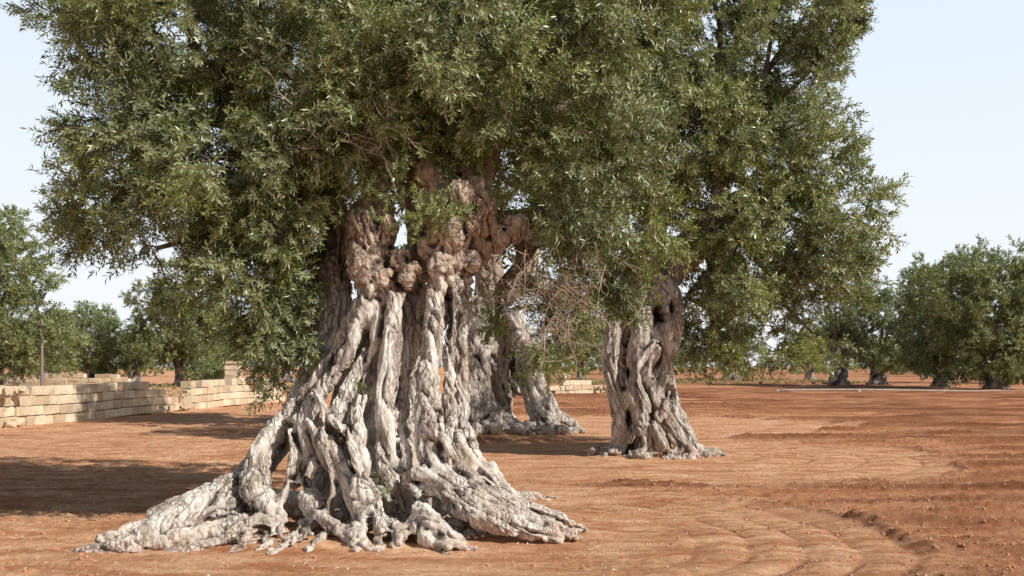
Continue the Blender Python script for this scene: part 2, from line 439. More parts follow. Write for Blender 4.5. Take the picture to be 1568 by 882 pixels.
S([(640,760,8.3,.06),(622,740,8.38,.055),(640,725,8.35,.06),(690,735,8.3,.07),(730,765,8.25,.06)],8,.05)
S([(715,690,8.62,.05),(735,720,8.6,.06),(760,745,8.58,.05),(775,775,8.5,.05)],8,.05)
S([(430,770,8.5,.055),(448,700,8.6,.05),(445,660,8.7,.045)],8,.05)
S([(545,760,8.22,.05),(548,710,8.30,.055),(530,670,8.40,.05),(505,640,8.50,.05),(480,600,8.68,.045)],8,.08)
S([(690,700,8.35,.055),(672,660,8.42,.05),(648,620,8.52,.045),(640,570,8.66,.04)],8,.08)
S([(470,730,8.5,.05),(490,690,8.52,.055),(478,655,8.6,.05),(450,640,8.75,.045)],8,.08)
def root(lst): S(lst,9,.07)
root([(400,800,8.5,.12),(340,815,8.3,.12),(280,828,8.15,.10),(210,842,8.0,.08),(140,858,7.9,.05)])
root([(360,770,8.6,.14),(290,790,8.5,.12),(220,812,8.35,.10),(150,830,8.2,.07)])
root([(430,790,8.5,.12),(380,810,8.3,.1),(330,835,8.1,.08),(250,850,7.95,.05)])
root([(640,740,8.5,.13),(700,745,8.35,.12),(770,770,8.3,.11),(820,795,8.3,.08),(885,822,8.35,.05)])
root([(690,760,8.35,.14),(740,790,8.2,.12),(800,810,8.2,.09),(860,825,8.3,.06)])
root([(640,780,8.3,.1),(660,800,8.1,.10),(690,825,8.0,.08),(730,845,7.95,.06)])
root([(630,790,8.3,.09),(650,820,8.05,.08),(690,842,7.9,.06)])
root([(740,720,8.8,.12),(790,770,8.7,.1),(850,795,8.7,.08),(900,812,8.7,.05)])
root([(560,790,8.3,.1),(545,825,8.1,.09),(560,845,7.95,.08),(585,850,7.9,.07)])
root([(600,800,8.3,.10),(615,825,8.05,.07),(600,840,8,.05)])
root([(470,760,8.6,.12),(500,800,8.3,.09),(540,820,8.15,.07)])
root([(380,760,9.0,.16),(300,770,9.1,.12),(230,790,9.1,.06)])
root([(640,790,10.4,.2),(760,770,10.8,.14),(850,762,11.2,.06)])
root([(520,790,10.4,.2),(450,770,11,.14),(400,760,11.6,.06)])
rs=np.random.RandomState(5)
for i in range(110):
    a=rs.uniform(-.15,math.pi+.15); t=rs.uniform(.6,1.0)
    cx,cy=-1.25,9.25
    rx=2.15 if math.cos(a)<0 else 1.75
    x=cx+math.cos(a)*rx*t; y=cy-math.sin(a)*1.25*t
    z=.02+.40*(1-t)
    r=rs.uniform(.03,.07)
    if rs.rand()<.1:
        mb.ball((x,y,z),[r*rs.uniform(.8,1.8),r*rs.uniform(.8,1.3),r*rs.uniform(.7,1.4)],8)
    else:
        p0=np.array([x,y,z]); o=np.array([math.cos(a),-math.sin(a),-.15])*.24; s_=np.array([math.sin(a),math.cos(a),0])*rs.uniform(-.08,.08)
        mb.tube([p0-o,p0+s_+[0,0,.03],p0+o*.6-s_,p0+o*1.4],[r*.6,r*.7,r*.6,r*.3],8,3,.08)
dents=[(F(622,400,8.9),(.045,.2,.07),(0,.22,0)),(F(598,378,9.0),(.025,.2,.04),(0,.15,0)),(F(638,470,8.8),(.045,.3,.28),(0,.45,0)),(F(643,440,8.85),(.035,.25,.1),(0,.3,0)),
 (F(635,545,8.75),(.035,.25,.28),(0,.4,0)),(F(562,530,8.95),(.05,.25,.2),(0,.45,0)),(F(772,350,9.05),(.025,.15,.025),(0,.12,0)),
 (F(432,705,8.75),(.06,.3,.18),(0.05,.4,0)),(F(645,350,9.05),(.05,.2,.09),(0,.25,0)),(F(686,470,8.9),(.03,.2,.28),(0,.3,0)),(F(497,745,8.45),(.05,.3,.16),(0,.35,0)),(F(618,770,8.35),(.06,.3,.12),(0,.35,0)),(F(610,345,9.1),(.045,.2,.12),(0,.25,0)),
 (F(533,660,8.6),(.03,.3,.2),(0,.3,0)),(F(505,560,8.9),(.03,.25,.12),(.02,.3,0)),(F(675,650,8.6),(.025,.25,.2),(0,.25,0))]
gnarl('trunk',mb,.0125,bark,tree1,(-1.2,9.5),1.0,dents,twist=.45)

def excl1(p):
    x,y,z=p
    if y<10.0 and -1.62<x<-.28 and z<3.1+.3*math.sin(x*5): return True
    if y<9.9 and -.5<x<.13 and 2.4<z<2.98: return True
    if z<2.3 and -1.8<x<-.4: return True
    return z<1.15
E1=[]
def e(px,py,Y,r,m=1): E1.append((F(px,py,Y),r,m))
e(105,90,9.6,(.42,.5,.26),.75); e(230,50,9.4,(.65,.8,.6),.9); e(210,210,9.2,(.55,.7,.45),.9); e(95,20,9.8,(.25,.4,.15),.6)
e(165,315,9.3,(.45,.6,.3),.9); e(240,380,9.1,(.5,.6,.34),.9); e(340,240,8.8,(.8,.85,.75)); e(340,90,9.0,(.85,.85,.75))
e(390,400,9.1,(.6,.65,.5)); e(425,480,9.4,(.45,.5,.42)); e(415,545,9.6,(.2,.3,.23)); e(470,120,8.8,(.9,.85,.85)); e(460,300,8.9,(.48,.6,.6))
e(600,130,8.6,(.75,.7,.48)); e(560,215,8.7,(.48,.4,.3),.9); e(700,70,8.6,(.85,.85,.65)); e(830,110,9.0,(.8,.85,.7)); e(900,220,9.2,(.62,.75,.55))
e(800,215,8.8,(.5,.6,.42)); e(950,320,9.4,(.5,.6,.4)); e(850,320,9.2,(.52,.6,.38)); e(900,420,9.4,(.42,.5,.36)); e(800,440,9.7,(.36,.4,.33),.8)
e(830,510,9.7,(.32,.4,.26),.9); e(950,90,9.5,(.42,.6,.55)); e(960,200,9.6,(.35,.5,.4)); e(760,500,9.9,(.25,.3,.3),.8); e(510,350,9.6,(.3,.3,.35))
e(200,-70,9.6,(.8,.8,.5),.9); e(370,-90,9.6,(1.1,1.1,.8),.8); e(600,-80,9.5,(1.3,1.3,.9),.8); e(830,-60,9.6,(1.1,1.1,.8),.8); e(960,-40,9.8,(.6,.8,.6))
e(350,150,10.8,(1.2,1.1,1.0),.55); e(620,80,11.0,(1.4,1.2,1.0),.6); e(820,200,10.8,(1.1,1.0,.9),.6); e(420,330,10.6,(.7,.8,.7),.7)
P,R,Sc,subs=crown(E1,9.5,.85,11,excl1,sub_r=.26,gap=-.06)
rs=np.random.RandomState(8)
ex=[]
for (px,py,Y,n,s) in ((665,325,8.72,22,.11),(640,335,8.75,10,.07),(690,300,8.7,6,.06),(560,590,8.55,3,.03),(585,745,8.2,5,.05),(415,590,9.3,8,.1),(565,285,8.85,16,.12),(800,300,9.0,8,.1),(545,310,8.85,8,.08),(610,260,8.9,12,.14),(720,235,8.9,12,.12)):
    for k in range(n):
        d=rs.normal(size=3)+np.array([0,-.6,.3]); d/=np.linalg.norm(d)
        ex.append((F(px,py,Y)+rs.normal(size=3)*s,dir_rot(d),(.3 if n<6 else .52)*rs.uniform(.7,1.1)))
P=np.vstack([P,[q[0] for q in ex]]);R=np.vstack([R,[q[1] for q in ex]]);Sc=np.concatenate([Sc,[q[2] for q in ex]])
scatter('foliage',P,R,Sc,SP_near,tree1)

def branches(name,ells,subs,forks,parent,r_l=.10,r_s=.014,seed=1):
    rs=np.random.RandomState(seed); bb=MB()
    for ei,en in enumerate(ells):
        c=np.array(en[0]); f=min(forks,key=lambda q:np.linalg.norm(np.array(q)-c))
        n=4; pts=wander(f,c,n,.10,rs,.06)
        bb.tube(pts,list(np.linspace(r_l,r_l*.3,n+1)),7,4,.06)
    for ei,sc in subs:
        c=np.array(ells[ei][0])
        bb.tube(wander(c+rs.normal(size=3)*.08,sc,3,.12,rs),[r_s,r_s*.8,r_s*.6,r_s*.3],4,2,0,cap=False)
    return bb.obj(name,[branchm],parent)
branches('limbs',E1,subs[::3],[F(500,160,9.5),F(600,100,9.6),F(760,190,9.5),F(680,150,9.9),F(400,180,10),F(790,345,9.35),F(512,400,9.8)],tree1,.07,.010,3)

rs=np.random.RandomState(12); db=MB()
def dead(c,spread,n,L,down):
    for k in range(n):
        p=np.array(c)+rs.normal(size=3)*spread
        d=rs.normal(size=3)+np.array(down); d/=np.linalg.norm(d)
        pts=[p]
        for i in range(5):
            d=d+rs.normal(size=3)*.28; d/=np.linalg.norm(d); pts.append(pts[-1]+d*L/5*rs.uniform(.7,1.2))
        db.tube(pts,np.linspace(.006,.0015,6),3,2,0,cap=False)
        for j in range(5):
            q=pts[rs.randint(1,5)]; dd=d+rs.normal(size=3)*.7; dd/=np.linalg.norm(dd)
            m1=q+dd*L*.18; m2=m1+(dd+rs.normal(size=3)*.4)*L*.15
            db.tube([q,m1,m2],[.0028,.002,.001],3,1,0,cap=False)
dead(F(855,420,8.85),(.22,.15,.25),60,.5,(.1,-.1,-.9)); dead(F(870,490,8.95),(.15,.15,.12),35,.35,(.2,0,-.5))
dead(F(560,200,8.35),(.25,.15,.1),26,.4,(0,-.3,.3)); dead(F(760,420,9.5),(.1,.15,.2),15,.35,(.3,0,-.6))
db.obj('dead_twigs',[drym],tree1)

# ================= SECOND TREE =================
tree2=empty('olive_tree')
mb=MB()
S([(990,712,16.3,.46),(985,650,16.3,.40),(980,590,16.3,.40),(985,530,16.3,.42),(990,480,16.3,.38),(985,440,16.3,.32)],16,.03,3)
S([(945,700,16.0,.14),(955,650,15.9,.2),(945,590,15.95,.2),(940,530,16.0,.22),(950,470,16.1,.22),(975,420,16.2,.24),(1000,370,16.3,.2),(1010,280,16.3,.17),(1000,180,16.3,.14)])
S([(1000,705,15.7,.14),(985,660,15.7,.16),(970,600,15.75,.16),(975,540,15.8,.16),(985,470,15.9,.16)])
S([(1060,695,15.8,.12),(1035,665,15.75,.15),(1010,620,15.75,.15),(990,580,15.8,.14),(1000,530,15.85,.14)])
S([(1050,680,16.1,.18),(1030,620,16.2,.16),(1015,560,16.1,.18),(1028,510,16.0,.2),(1025,460,16.1,.22),(1010,430,16.2,.24)])
S([(1005,440,16.3,.22),(1040,410,16.3,.2),(1080,370,16.3,.15),(1100,300,16.3,.13),(1130,200,16.3,.11)])
S([(1010,430,16.5,.2),(1060,360,16.8,.17),(1150,300,17,.13)])
S([(965,680,15.6,.07),(990,630,15.55,.08),(975,570,15.6,.07),(1005,520,15.7,.07)],8,.08)
S([(1020,690,15.55,.08),(1005,650,15.55,.08),(1030,600,15.65,.07)],8,.08)
for l in ([(940,700,16,.12),(925,690,16,.1),(905,688,16.2,.05)],[(1060,690,16,.12),(1085,692,16,.08),(1110,698,16,.04)],[(980,700,15.7,.12),(985,712,15.4,.09),(980,716,15.2,.05)],[(1020,700,15.7,.14),(1045,708,15.4,.1),(1070,708,15.4,.05)]): S(l,8,.15)
for i in range(50):
    a=rs.uniform(0,math.pi); r=rs.uniform(.05,.10)
    mb.ball((2.25+math.cos(a)*rs.uniform(.6,1.0),16.2-math.sin(a)*rs.uniform(.5,.95),rs.uniform(0,.15)),[r*1.4,r,r],8)
dents=[(F(1008,480,15.9),(.08,.4,.18),(0,.4,0)),(F(1030,470,15.9),(.05,.3,.13),(0,.3,0)),(F(962,570,15.7),(.05,.3,.12),(0,.3,0)),(F(1030,605,15.8),(.12,.4,.14),(0,.4,0)),(F(965,640,15.6),(.06,.3,.17),(0,.35,0))]
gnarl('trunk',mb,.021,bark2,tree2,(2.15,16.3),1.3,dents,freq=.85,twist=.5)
E2=[]
def e2(px,py,Y,r,m=1): E2.append((F(px,py,Y),r,m))
e2(1060,60,16.2,(1.1,1.1,1.0)); e2(1190,50,16.2,(1.0,1.1,.9)); e2(1245,110,16.3,(.75,.9,.75)); e2(1120,-90,16.4,(1.6,1.5,1.0))
e2(1090,200,15.8,(.8,.9,.8)); e2(1180,210,15.9,(1.0,1.0,.85)); e2(1240,260,16.3,(.7,.9,.7)); e2(1275,330,16.2,(.75,.9,.55)); e2(1190,350,15.9,(.75,.8,.65))
e2(1140,430,16.0,(.65,.8,.55)); e2(1240,430,16.2,(.65,.8,.6)); e2(1170,500,16.2,(.65,.8,.5)); e2(1245,510,16.3,(.45,.6,.45)); e2(1100,490,16.7,(.6,.6,.5)); e2(1100,540,16.9,(.5,.5,.3),.8)
e2(1110,340,15.7,(.55,.5,.55),1.1); e2(1085,430,16.0,(.5,.5,.5)); e2(1285,400,16.4,(.45,.6,.45))
e2(1020,230,16.6,(.9,1,.9)); e2(1240,10,16.3,(.55,.7,.6)); e2(1130,150,18,(1.6,1.3,1.4),.6); e2(1180,380,18,(1.2,1.0,1.2),.7); e2(970,120,17,(1.2,1.2,1.3),.8); e2(940,330,17.2,(.8,.8,.8),.8)
e2(1060,330,17.3,(.6,.5,.6),.7)
def excl2(p):
    x,y,z=p
    return z<1.42+.1*math.sin(x*3) or (y<16.9 and 1.3<x<2.75 and z<3.2)
P,R,Sc,subs=crown(E2,8,1.05,21,excl2,sub_r=.33,gap=-.06)
scatter('foliage',P,R,Sc,SP_mid,tree2)
branches('limbs',E2,subs[::3],[F(1000,180,16.3),F(1130,200,16.3),F(1150,300,17),F(1085,365,16.3)],tree2,.07,.013,4)

# ================= THIRD TREE =================
tree3=empty('olive_tree')
mb=MB()
S([(765,655,22.5,.35),(765,600,22.5,.35),(755,540,22.4,.45),(750,480,22.3,.42),(750,430,22.3,.36),(740,350,22.4,.25),(700,200,22.6,.18)],14,.03)
S([(745,662,21.6,.32),(728,630,21.7,.34),(714,580,21.8,.32),(722,520,21.9,.3),(740,460,22,.3)])
S([(778,662,21.5,.14),(758,635,21.5,.2),(738,590,21.7,.2),(745,530,21.8,.18)])
S([(825,662,21.6,.10),(790,652,21.6,.16),(760,635,21.6,.2)])
S([(845,655,21.8,.34),(828,620,21.8,.36),(812,580,21.8,.30),(804,530,21.9,.28),(778,480,22,.28)])
S([(885,655,21.8,.14),(862,645,21.8,.2),(830,625,21.8,.24)])
S([(790,600,22.6,.3),(790,540,22.6,.3),(775,480,22.5,.3)])
S([(765,470,22.2,.2),(790,440,22.2,.18),(810,400,22.2,.2),(830,330,22.4,.15)])
for i in range(80):
    r=rs.uniform(.08,.16); mb.ball((rs.uniform(-1.1,1.5),rs.uniform(21.0,22.0),rs.uniform(0,.18)),[r*1.5,r,r],8)
dents=[(F(780,585,21.6),(.20,.7,.95),(0,.6,0)),(F(768,470,21.7),(.15,.4,.2),(0,.3,0))]
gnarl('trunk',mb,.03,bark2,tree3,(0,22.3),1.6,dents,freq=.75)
E3=[]
for px,py,Y,r in ((700,150,22.6,2.0),(850,180,22.6,1.8),(930,300,22.8,1.2),(600,300,22.8,1.6),(760,330,23.4,1.2),(860,400,23.2,.9),(640,430,23.2,.9),(780,30,22.8,2)):
    E3.append((F(px,py,Y),(r,r,r*.8)))
P,R,Sc,subs=crown(E3,6,1.7,31,lambda p:p[2]<2.6,sub_r=.5)
scatter('foliage',P,R,Sc,SP_far,tree3)
branches('limbs',E3,subs[::3],[F(700,200,22.6),F(830,330,22.4)],tree3,.12,.02,6)

# ================= BACKGROUND TREES =================
def bg_tree(X,Y,h,w,seed,trunk_h=1.5,tr=.38,lean=0,low=.9,n=9,name='olive_tree'):
    rs=np.random.RandomState(seed)
    t=empty(name); bb=MB()
    top=np.array([X+lean,Y,trunk_h])
    for k in range(5):
        a=k*1.256+rs.uniform(-.3,.3); o=np.array([math.cos(a),math.sin(a),0])
        o2=np.array([math.cos(a+.6),math.sin(a+.6),0])
        bb.tube([np.array([X,Y,-.05])+o*tr*2.0,np.array([X,Y,.12])+o*tr*1.2,np.array([X,Y,trunk_h*.4])+o2*tr*.7+[lean*.3,0,0],top+o2*tr*.8,top+o2*w*.16+np.array([0,0,h*.22]),top+o2*w*.25+np.array([0,0,h*.4])],
           [tr*.25,tr*.55,tr*.6,tr*.55,tr*.3,tr*.12],8,4,.12)
    bb.tube([(X,Y,-.05),(X+lean*.3,Y,trunk_h*.5),tuple(top)],[tr*1.1,tr*.8,tr*.6],9,4,.15)
    ob=bb.obj('trunk',[bark2],t)
    co=np.vstack(bb.V); attr(ob.data,'cav',np.clip(fbm(co*[4,4,1.5],2)*2+.65,0,1)); attr(ob.data,'hgt',co[:,2])
    E=[]
    for k in range(n):
        a=k*2.4+rs.uniform(-.4,.4); rr=math.sqrt((k+.5)/n)*w*.33
        rad=w*rs.uniform(.16,.23)
        lo_=low+rad*.75; hi_=h-rad*.75-(rr/w)**2*h*.8
        zz=rs.uniform(lo_,max(hi_,lo_+.1)) 
        if k%2: zz=lo_+ (zz-lo_)*.4
        E.append((np.array([X+lean+math.cos(a)*rr,Y+math.sin(a)*rr,zz]),(rad,rad,rad*.85)))
    E.append((np.array([X+lean,Y,h-w*.19]),(w*.22,w*.22,w*.19)))
    E.append((np.array([X+lean+w*.15,Y-w*.1,h-w*.3]),(w*.2,w*.2,w*.17)))
    E.append((np.array([X+lean-w*.15,Y-w*.1,h-w*.32]),(w*.2,w*.2,w*.17)))
    E.append((np.array([X+lean,Y,(low+h)*.5]),(w*.3,w*.3,(h-low)*.36)))
    P,R,Sc,subs=crown(E,7.5,w*.17,seed,lambda p:p[2]<low or p[2]>h+.2,sub_r=w*.075,gap=-.2,inner=.1)
    scatter('foliage',P,R,Sc*1.0,SP_far,t)
    return t
def bgp(px,base,top,wpx,seed,**k):
    Y=CAMH*FPX/(base-560.0); X=(px-784)/FPX*Y
    h=CAMH+(560-top)/FPX*Y; w=wpx/FPX*Y
    return bg_tree(X,Y,h,w,seed,**k)
bgp(-10,602,318,290,41,low=.6,n=14)
bgp(140,590,465,140,42,low=.8)
bgp(205,588,500,80,43,low=1.0)
bgp(278,592,402,190,44,low=1.0,n=11)
bgp(335,590,470,120,49,low=.8)
bgp(70,583,500,100,50,low=.7)
bgp(1285,592,440,90,45,low=2.6,trunk_h=2.8,tr=.5,n=6)
bgp(1345,590,425,150,46,low=1.0,trunk_h=1.5,tr=.5,n=11)
bgp(1440,594,385,175,47,low=.5,n=12)
bgp(1525,598,370,260,48,low=.5,n=15,tr=.45)
bgp(1120,584,470,110,51,low=2.2,trunk_h=2,tr=.6)
bgp(1610,588,390,150,53,low=.8)
bgp(1240,582,500,80,54,low=2)
bgp(440,586,470,120,55,low=1.6)
bgp(890,582,480,110,56,low=2.0)
rs=np.random.RandomState(77); P=[];R=[];Sc=[]
for k in range(80):
    X=rs.uniform(-120,120); Y=rs.uniform(135,190); w=rs.uniform(5,9); h=rs.uniform(3.2,6.2)
    for j in range(60):
        v=rs.normal(size=3); v/=np.linalg.norm(v); v[2]=abs(v[2])*.9+.02
        P.append((X+v[0]*w*.5,Y+v[1]*w*.5,.6+v[2]*(h-.6))); R.append(dir_rot(v+rs.normal(size=3)*.5)); Sc.append(rs.uniform(2.5,4.5))
scatter('distant_trees',P,R,Sc,SP_far)
sh=empty('shrub')
E=[(F(318,566,46),(.6,.6,.5)),(F(308,575,46),(.5,.5,.4)),(F(330,574,46),(.5,.5,.45))]
P,R,Sc,_=crown(E,6,.9,91,lambda p:p[2]<.1,sub_r=.25); scatter('foliage',P,R,Sc,SP_far,sh)
m,nt,b,out=newmat('dry_grass'); n=noise(nt,.6,mapping(nt,(1,1,1))); nt.links.new(ramp(nt,n,[(.35,(.16,.18,.06)),(.65,(.42,.36,.18))]),b.inputs['Base Color']); b.inputs['Roughness'].default_value=.9
gc=bpy.data.collections.new('grass_tufts')
for k in range(3):
    q=MB(); r_=np.random.RandomState(k)
    for j in range(26):
        a=r_.uniform(0,6.28); l=r_.uniform(.5,1); bx=np.array([math.cos(a),math.sin(a),0]); o=bx*r_.uniform(0,.25); sd_=np.array([-bx[1],bx[0],0])*.025
        q.add([o-sd_,o+sd_,o+bx*l*.25+[0,0,l*.6]+sd_*.7,o+bx*l*.6+[0,0,l]],[(0,1,2,3)])
    ob=q.obj('tuft',[m],smooth=False); COL.objects.unlink(ob); gc.objects.link(ob)
P=[];S_=[]
for k in range(2600):
    if k%3==0: x_=rs.uniform(-46,-11); y_=rs.uniform(26,75)
    elif k%3==1: t=rs.rand(); x_=-13.6+3.7*t-rs.uniform(.4,3); y_=14.5+27.5*t
    else: x_=rs.uniform(-6,30); y_=rs.uniform(75,110)
    if x_>-13.6+3.7*(y_-14.5)/27.5-.35 and y_<60: continue
    P.append((x_,y_,0)); S_.append(rs.uniform(.12,.38))
scatter('grass',P,[(0,0,rs.uniform(0,6)) for _ in P],S_,gc)

# ================= GROUND =================
def axis_pts(lo_f,hi_f,step,lim,grow):
    a=list(np.arange(lo_f,hi_f,step)); s=step
    while a[-1]<lim: s*=grow; a.append(a[-1]+s)
    s=step; b=[a[0]]
    while b[-1]>-lim: s*=grow; b.append(b[-1]-s)
    return np.array(sorted(set(b[1:]+a)))
xs=axis_pts(-6,8,.04,900,1.05)
ys=[4.5]
while ys[-1]<1200: ys.append(ys[-1]+max(.026,.0033*ys[-1]) if ys[-1]<60 else ys[-1]*1.02)
yb=[4.5]; s=.05
while yb[-1]>-200: s*=1.15; yb.append(yb[-1]-s)
ys=np.array(sorted(yb[1:]+ys))
XX,YY=np.meshgrid(xs,ys); x=XX.ravel();y=YY.ravel()
def tilled_mask(x,y):
    wv=fbm(np.column_stack([x*.5,y*.5,0*x]),3)*.9
    c1=np.hypot((x+.45),(y-8.7))-3.75+wv*.3
    c2=np.hypot((x-2.6)/1.0,(y-16.2)/.85)-4.5+wv*1.2
    c3=np.hypot((x-1.5)/1.25,(y-24.5)/.9)-5.4+wv*2
    left=(x+1.5)*.9+wv
    d=np.minimum(np.minimum(c1,c2),np.minimum(c3,left))
    return sstep(d,-.35,.6),c1,d
def gh(x,y):
    p=np.column_stack([x,y,np.zeros_like(x)])
    T,c1,d=tilled_mask(x,y)
    near=1-sstep(np.hypot(x,y),70,140)
    far=sstep(y,13,24); vfar=sstep(y,55,100)
    h=fbm(p*.35,3)*.05
    wp=fbm(p*np.array([.12,.35,1]),3)
    ph=y+.05*x+wp*.35
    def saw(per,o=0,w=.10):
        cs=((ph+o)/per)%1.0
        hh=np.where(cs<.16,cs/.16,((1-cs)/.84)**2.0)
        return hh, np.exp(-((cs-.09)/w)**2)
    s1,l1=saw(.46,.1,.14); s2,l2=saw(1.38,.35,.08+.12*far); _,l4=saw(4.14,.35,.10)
    brk=np.clip(fbm(p*np.array([.25,1.6,1])+9,3)*2.2+.7,0.1,1.2)
    brk3=np.clip(fbm(p*np.array([.2,1.2,1])+77,3)*2.2+.8,0.2,1.15)
    rough=fbm(p*9,4); chunk=np.clip(fbm(p*np.array([5,8,1])+3,3),0,1)
    h=h+T*near*(.05*s1*brk+.10*s2*brk3+.035*rough+.05*chunk*(.4+s2))
    rr=np.hypot((x+.45),y-8.7)
    wr=wp*.5
    track=np.abs(np.sin((rr+wr)*math.pi/.42))
    r2=np.hypot((x-2.6),(y-16.2)/.85); track2=np.abs(np.sin((r2+wr)*math.pi/.8))
    rt=sstep(x,-.5,.8)*sstep(rr,1.6,2.3)*(rr<5)
    h=h+(1-T)*near*(.026*track*rt+.022*track2*(1-rt)*sstep(x,0,2)+.012*rough+.010*fbm(p*3+4,3)+.012*chunk)
    brk2=np.clip(fbm(p*.8+31,3)*2.5+.45,0,1)
    edge=np.exp(-((d-.10)/.12)**2)*brk2
    h=h+near*.04*edge*sstep(x,-1,1.2)*(1+rough*1.5)
    lf=sstep(-x,2.0,4.0)
    h=h+lf*near*(.03*rough+.05*np.clip(fbm(p*np.array([.7,2.2,1]),3),0,1))
    m=np.exp(-(((x+1.3)/1.9)**2+((y-9.3)/1.25)**2)**2*.9)
    h=h+m*(.13+.06*fbm(p*5,3))
    h=h+np.exp(-(((x-2.2)/1.2)**2+((y-16.2)/1.1)**2))*.06
    h=h+np.exp(-(((x-.2)/1.8)**2+((y-22)/1.2)**2))*.08
    dk=T*(l1*brk*.38*(1-far)+l2*.72*brk3*(1-.4*vfar)+l4*.4)+edge*.5*sstep(x,-1,1.2)  # painted shade: dark lines along furrow scarps, plot edges and track troughs
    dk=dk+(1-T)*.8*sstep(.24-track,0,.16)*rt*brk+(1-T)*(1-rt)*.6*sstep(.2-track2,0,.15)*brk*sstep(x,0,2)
    return h,T,np.clip(dk,0,1)
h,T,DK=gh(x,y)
nx,ny=len(xs),len(ys)
ii=np.arange(nx*ny).reshape(ny,nx)
Fq=np.stack([ii[:-1,:-1].ravel(),ii[:-1,1:].ravel(),ii[1:,1:].ravel(),ii[1:,:-1].ravel()],axis=1)
m,nt,b,out=newmat('red_soil')
iso=mapping(nt,(1,1,1))
ta=N(nt,'ShaderNodeAttribute',attribute_name='tilled'); da=N(nt,'ShaderNodeAttribute',attribute_name='furrow_shade')
n1=noise(nt,.8,iso,6,.6); n2=noise(nt,14,iso,8,.7); n3=noise(nt,90,iso,6,.7); n4=noise(nt,2.2,mapping(nt,(.45,1.8,1)),7,.65)
smooth=mix(nt,ramp(nt,n4,[(.38,(0,0,0)),(.60,(1,1,1))]),(.61,.265,.125),(.93,.565,.335))
till=mix(nt,ramp(nt,n4,[(.38,(0,0,0)),(.62,(1,1,1))]),(.49,.205,.10),(.78,.40,.22))
c=mix(nt,ta.outputs['Fac'],smooth,till)
c=mix(nt,ramp(nt,n1,[(.45,(0,0,0)),(.72,(.4,.4,.4))]),c,(.50,.205,.095))
c=mix(nt,math_(nt,'MULTIPLY',da.outputs['Fac'],math_(nt,'ADD',n2,.35),True),c,(.18,.065,.03))  # furrow shade painted into the soil colour
c=mix(nt,1.0,c,ramp(nt,n2,[(.35,(.74,.72,.70)),(.6,(1.06,1.06,1.06))]),'MULTIPLY')
c=mix(nt,1.0,c,ramp(nt,n3,[(.3,(.68,.66,.64)),(.55,(1.05,1.05,1.05))]),'MULTIPLY')
vo=N(nt,'ShaderNodeTexVoronoi'); vo.inputs['Scale'].default_value=26; nt.links.new(iso,vo.inputs['Vector'])
sp=math_(nt,'LESS_THAN',vo.outputs['Distance'],.12)
sp=math_(nt,'MULTIPLY',sp,math_(nt,'GREATER_THAN',n4,.5))
c=mix(nt,math_(nt,'MULTIPLY',sp,.5),c,(.82,.64,.46))
nt.links.new(c,b.inputs['Base Color']); b.inputs['Roughness'].default_value=.95; b.inputs['Specular IOR Level'].default_value=.15
p1=bump(nt,n2,.9,.06,None); bump(nt,n3,.8,.014,b,p1)
soil=m
g=mesh_obj('ground',np.column_stack([x,y,h]),Fq,[soil]); attr(g.data,'tilled',T); attr(g.data,'furrow_shade',DK)

m,nt,b,out=newmat('soil_clod'); n=noise(nt,30,mapping(nt,(1,1,1)))
la=N(nt,'ShaderNodeAttribute',attribute_name='lv')
nt.links.new(mix(nt,la.outputs['Fac'],mix(nt,n,(.38,.155,.07),(.62,.30,.155)),(.62,.50,.38)),b.inputs['Base Color']); b.inputs['Roughness'].default_value=.95
clod=bpy.data.collections.new('clods')
for k in range(8):
    q=MB(); q.ball((0,0,0),[1,.8,.6],7); V=np.vstack(q.V); V*= (1+.8*fbm(V*1.3+k*9,3))[:,None]
    if k==7: V*=.6
    ob=mesh_obj('clod',V,q.F,[m],None,False); attr(ob.data,'lv',np.full(len(V),1.0 if k==7 else 0.0)); COL.objects.unlink(ob); clod.objects.link(ob)
rs=np.random.RandomState(15); n=46000
yy=6+ (rs.rand(n)**1.5)*30; xx=(rs.rand(n)*2-1)*(yy*.58)+.3
Tm,_,dd=tilled_mask(xx,yy)
cl=fbm(np.column_stack([xx*.9,yy*2.2,0*xx]),3)
_,_,dkk=gh(xx,yy)
keep=rs.rand(n)<(.07+.22*Tm*np.clip(.5+cl*1.6,0.05,1)+.75*dkk+.15*(xx<-2))
xx,yy=xx[keep],yy[keep]; hh,_,_=gh(xx,yy); n=len(xx)
sz=.004+.018*rs.rand(n)**4+.004*rs.rand(n)
scatter('soil_clods',np.column_stack([xx,yy,hh+sz*.1]),rs.rand(n,3)*6.28,sz,clod)
m,nt,b,out=newmat('dry_litter'); b.inputs['Roughness'].default_value=.8
n=noise(nt,3,mapping(nt,(1,1,1))); nt.links.new(ramp(nt,n,[(.4,(.50,.36,.22)),(.6,(.75,.65,.5))]),b.inputs['Base Color'])
lit=bpy.data.collections.new('litter')
for k in range(3):
    ob=mesh_obj('litter',np.array([(-.5,0,0),(-.1,-.1,.04+.03*k),(.5,.02*k,.0),(-.1,.1,.05)]),[(0,1,2,3)],[m]); COL.objects.unlink(ob); lit.objects.link(ob)
n=14000; yy=6.5+(rs.rand(n)**1.3)*16; xx=(rs.rand(n)*2-1)*(yy*.54)
cl=fbm(np.column_stack([xx*.8,yy*1.2,0*xx+3]),3); keep=rs.rand(n)<np.clip(.3+cl*1.8,0.03,1); xx,yy=xx[keep],yy[keep]; n=len(xx)
hh,_,_=gh(xx,yy); rt=np.column_stack([rs.normal(size=n)*.25,rs.normal(size=n)*.25,rs.rand(n)*6.28])
scatter('leaf_litter',np.column_stack([xx,yy,hh+.006]),rt,rs.uniform(.018,.05,n),lit)

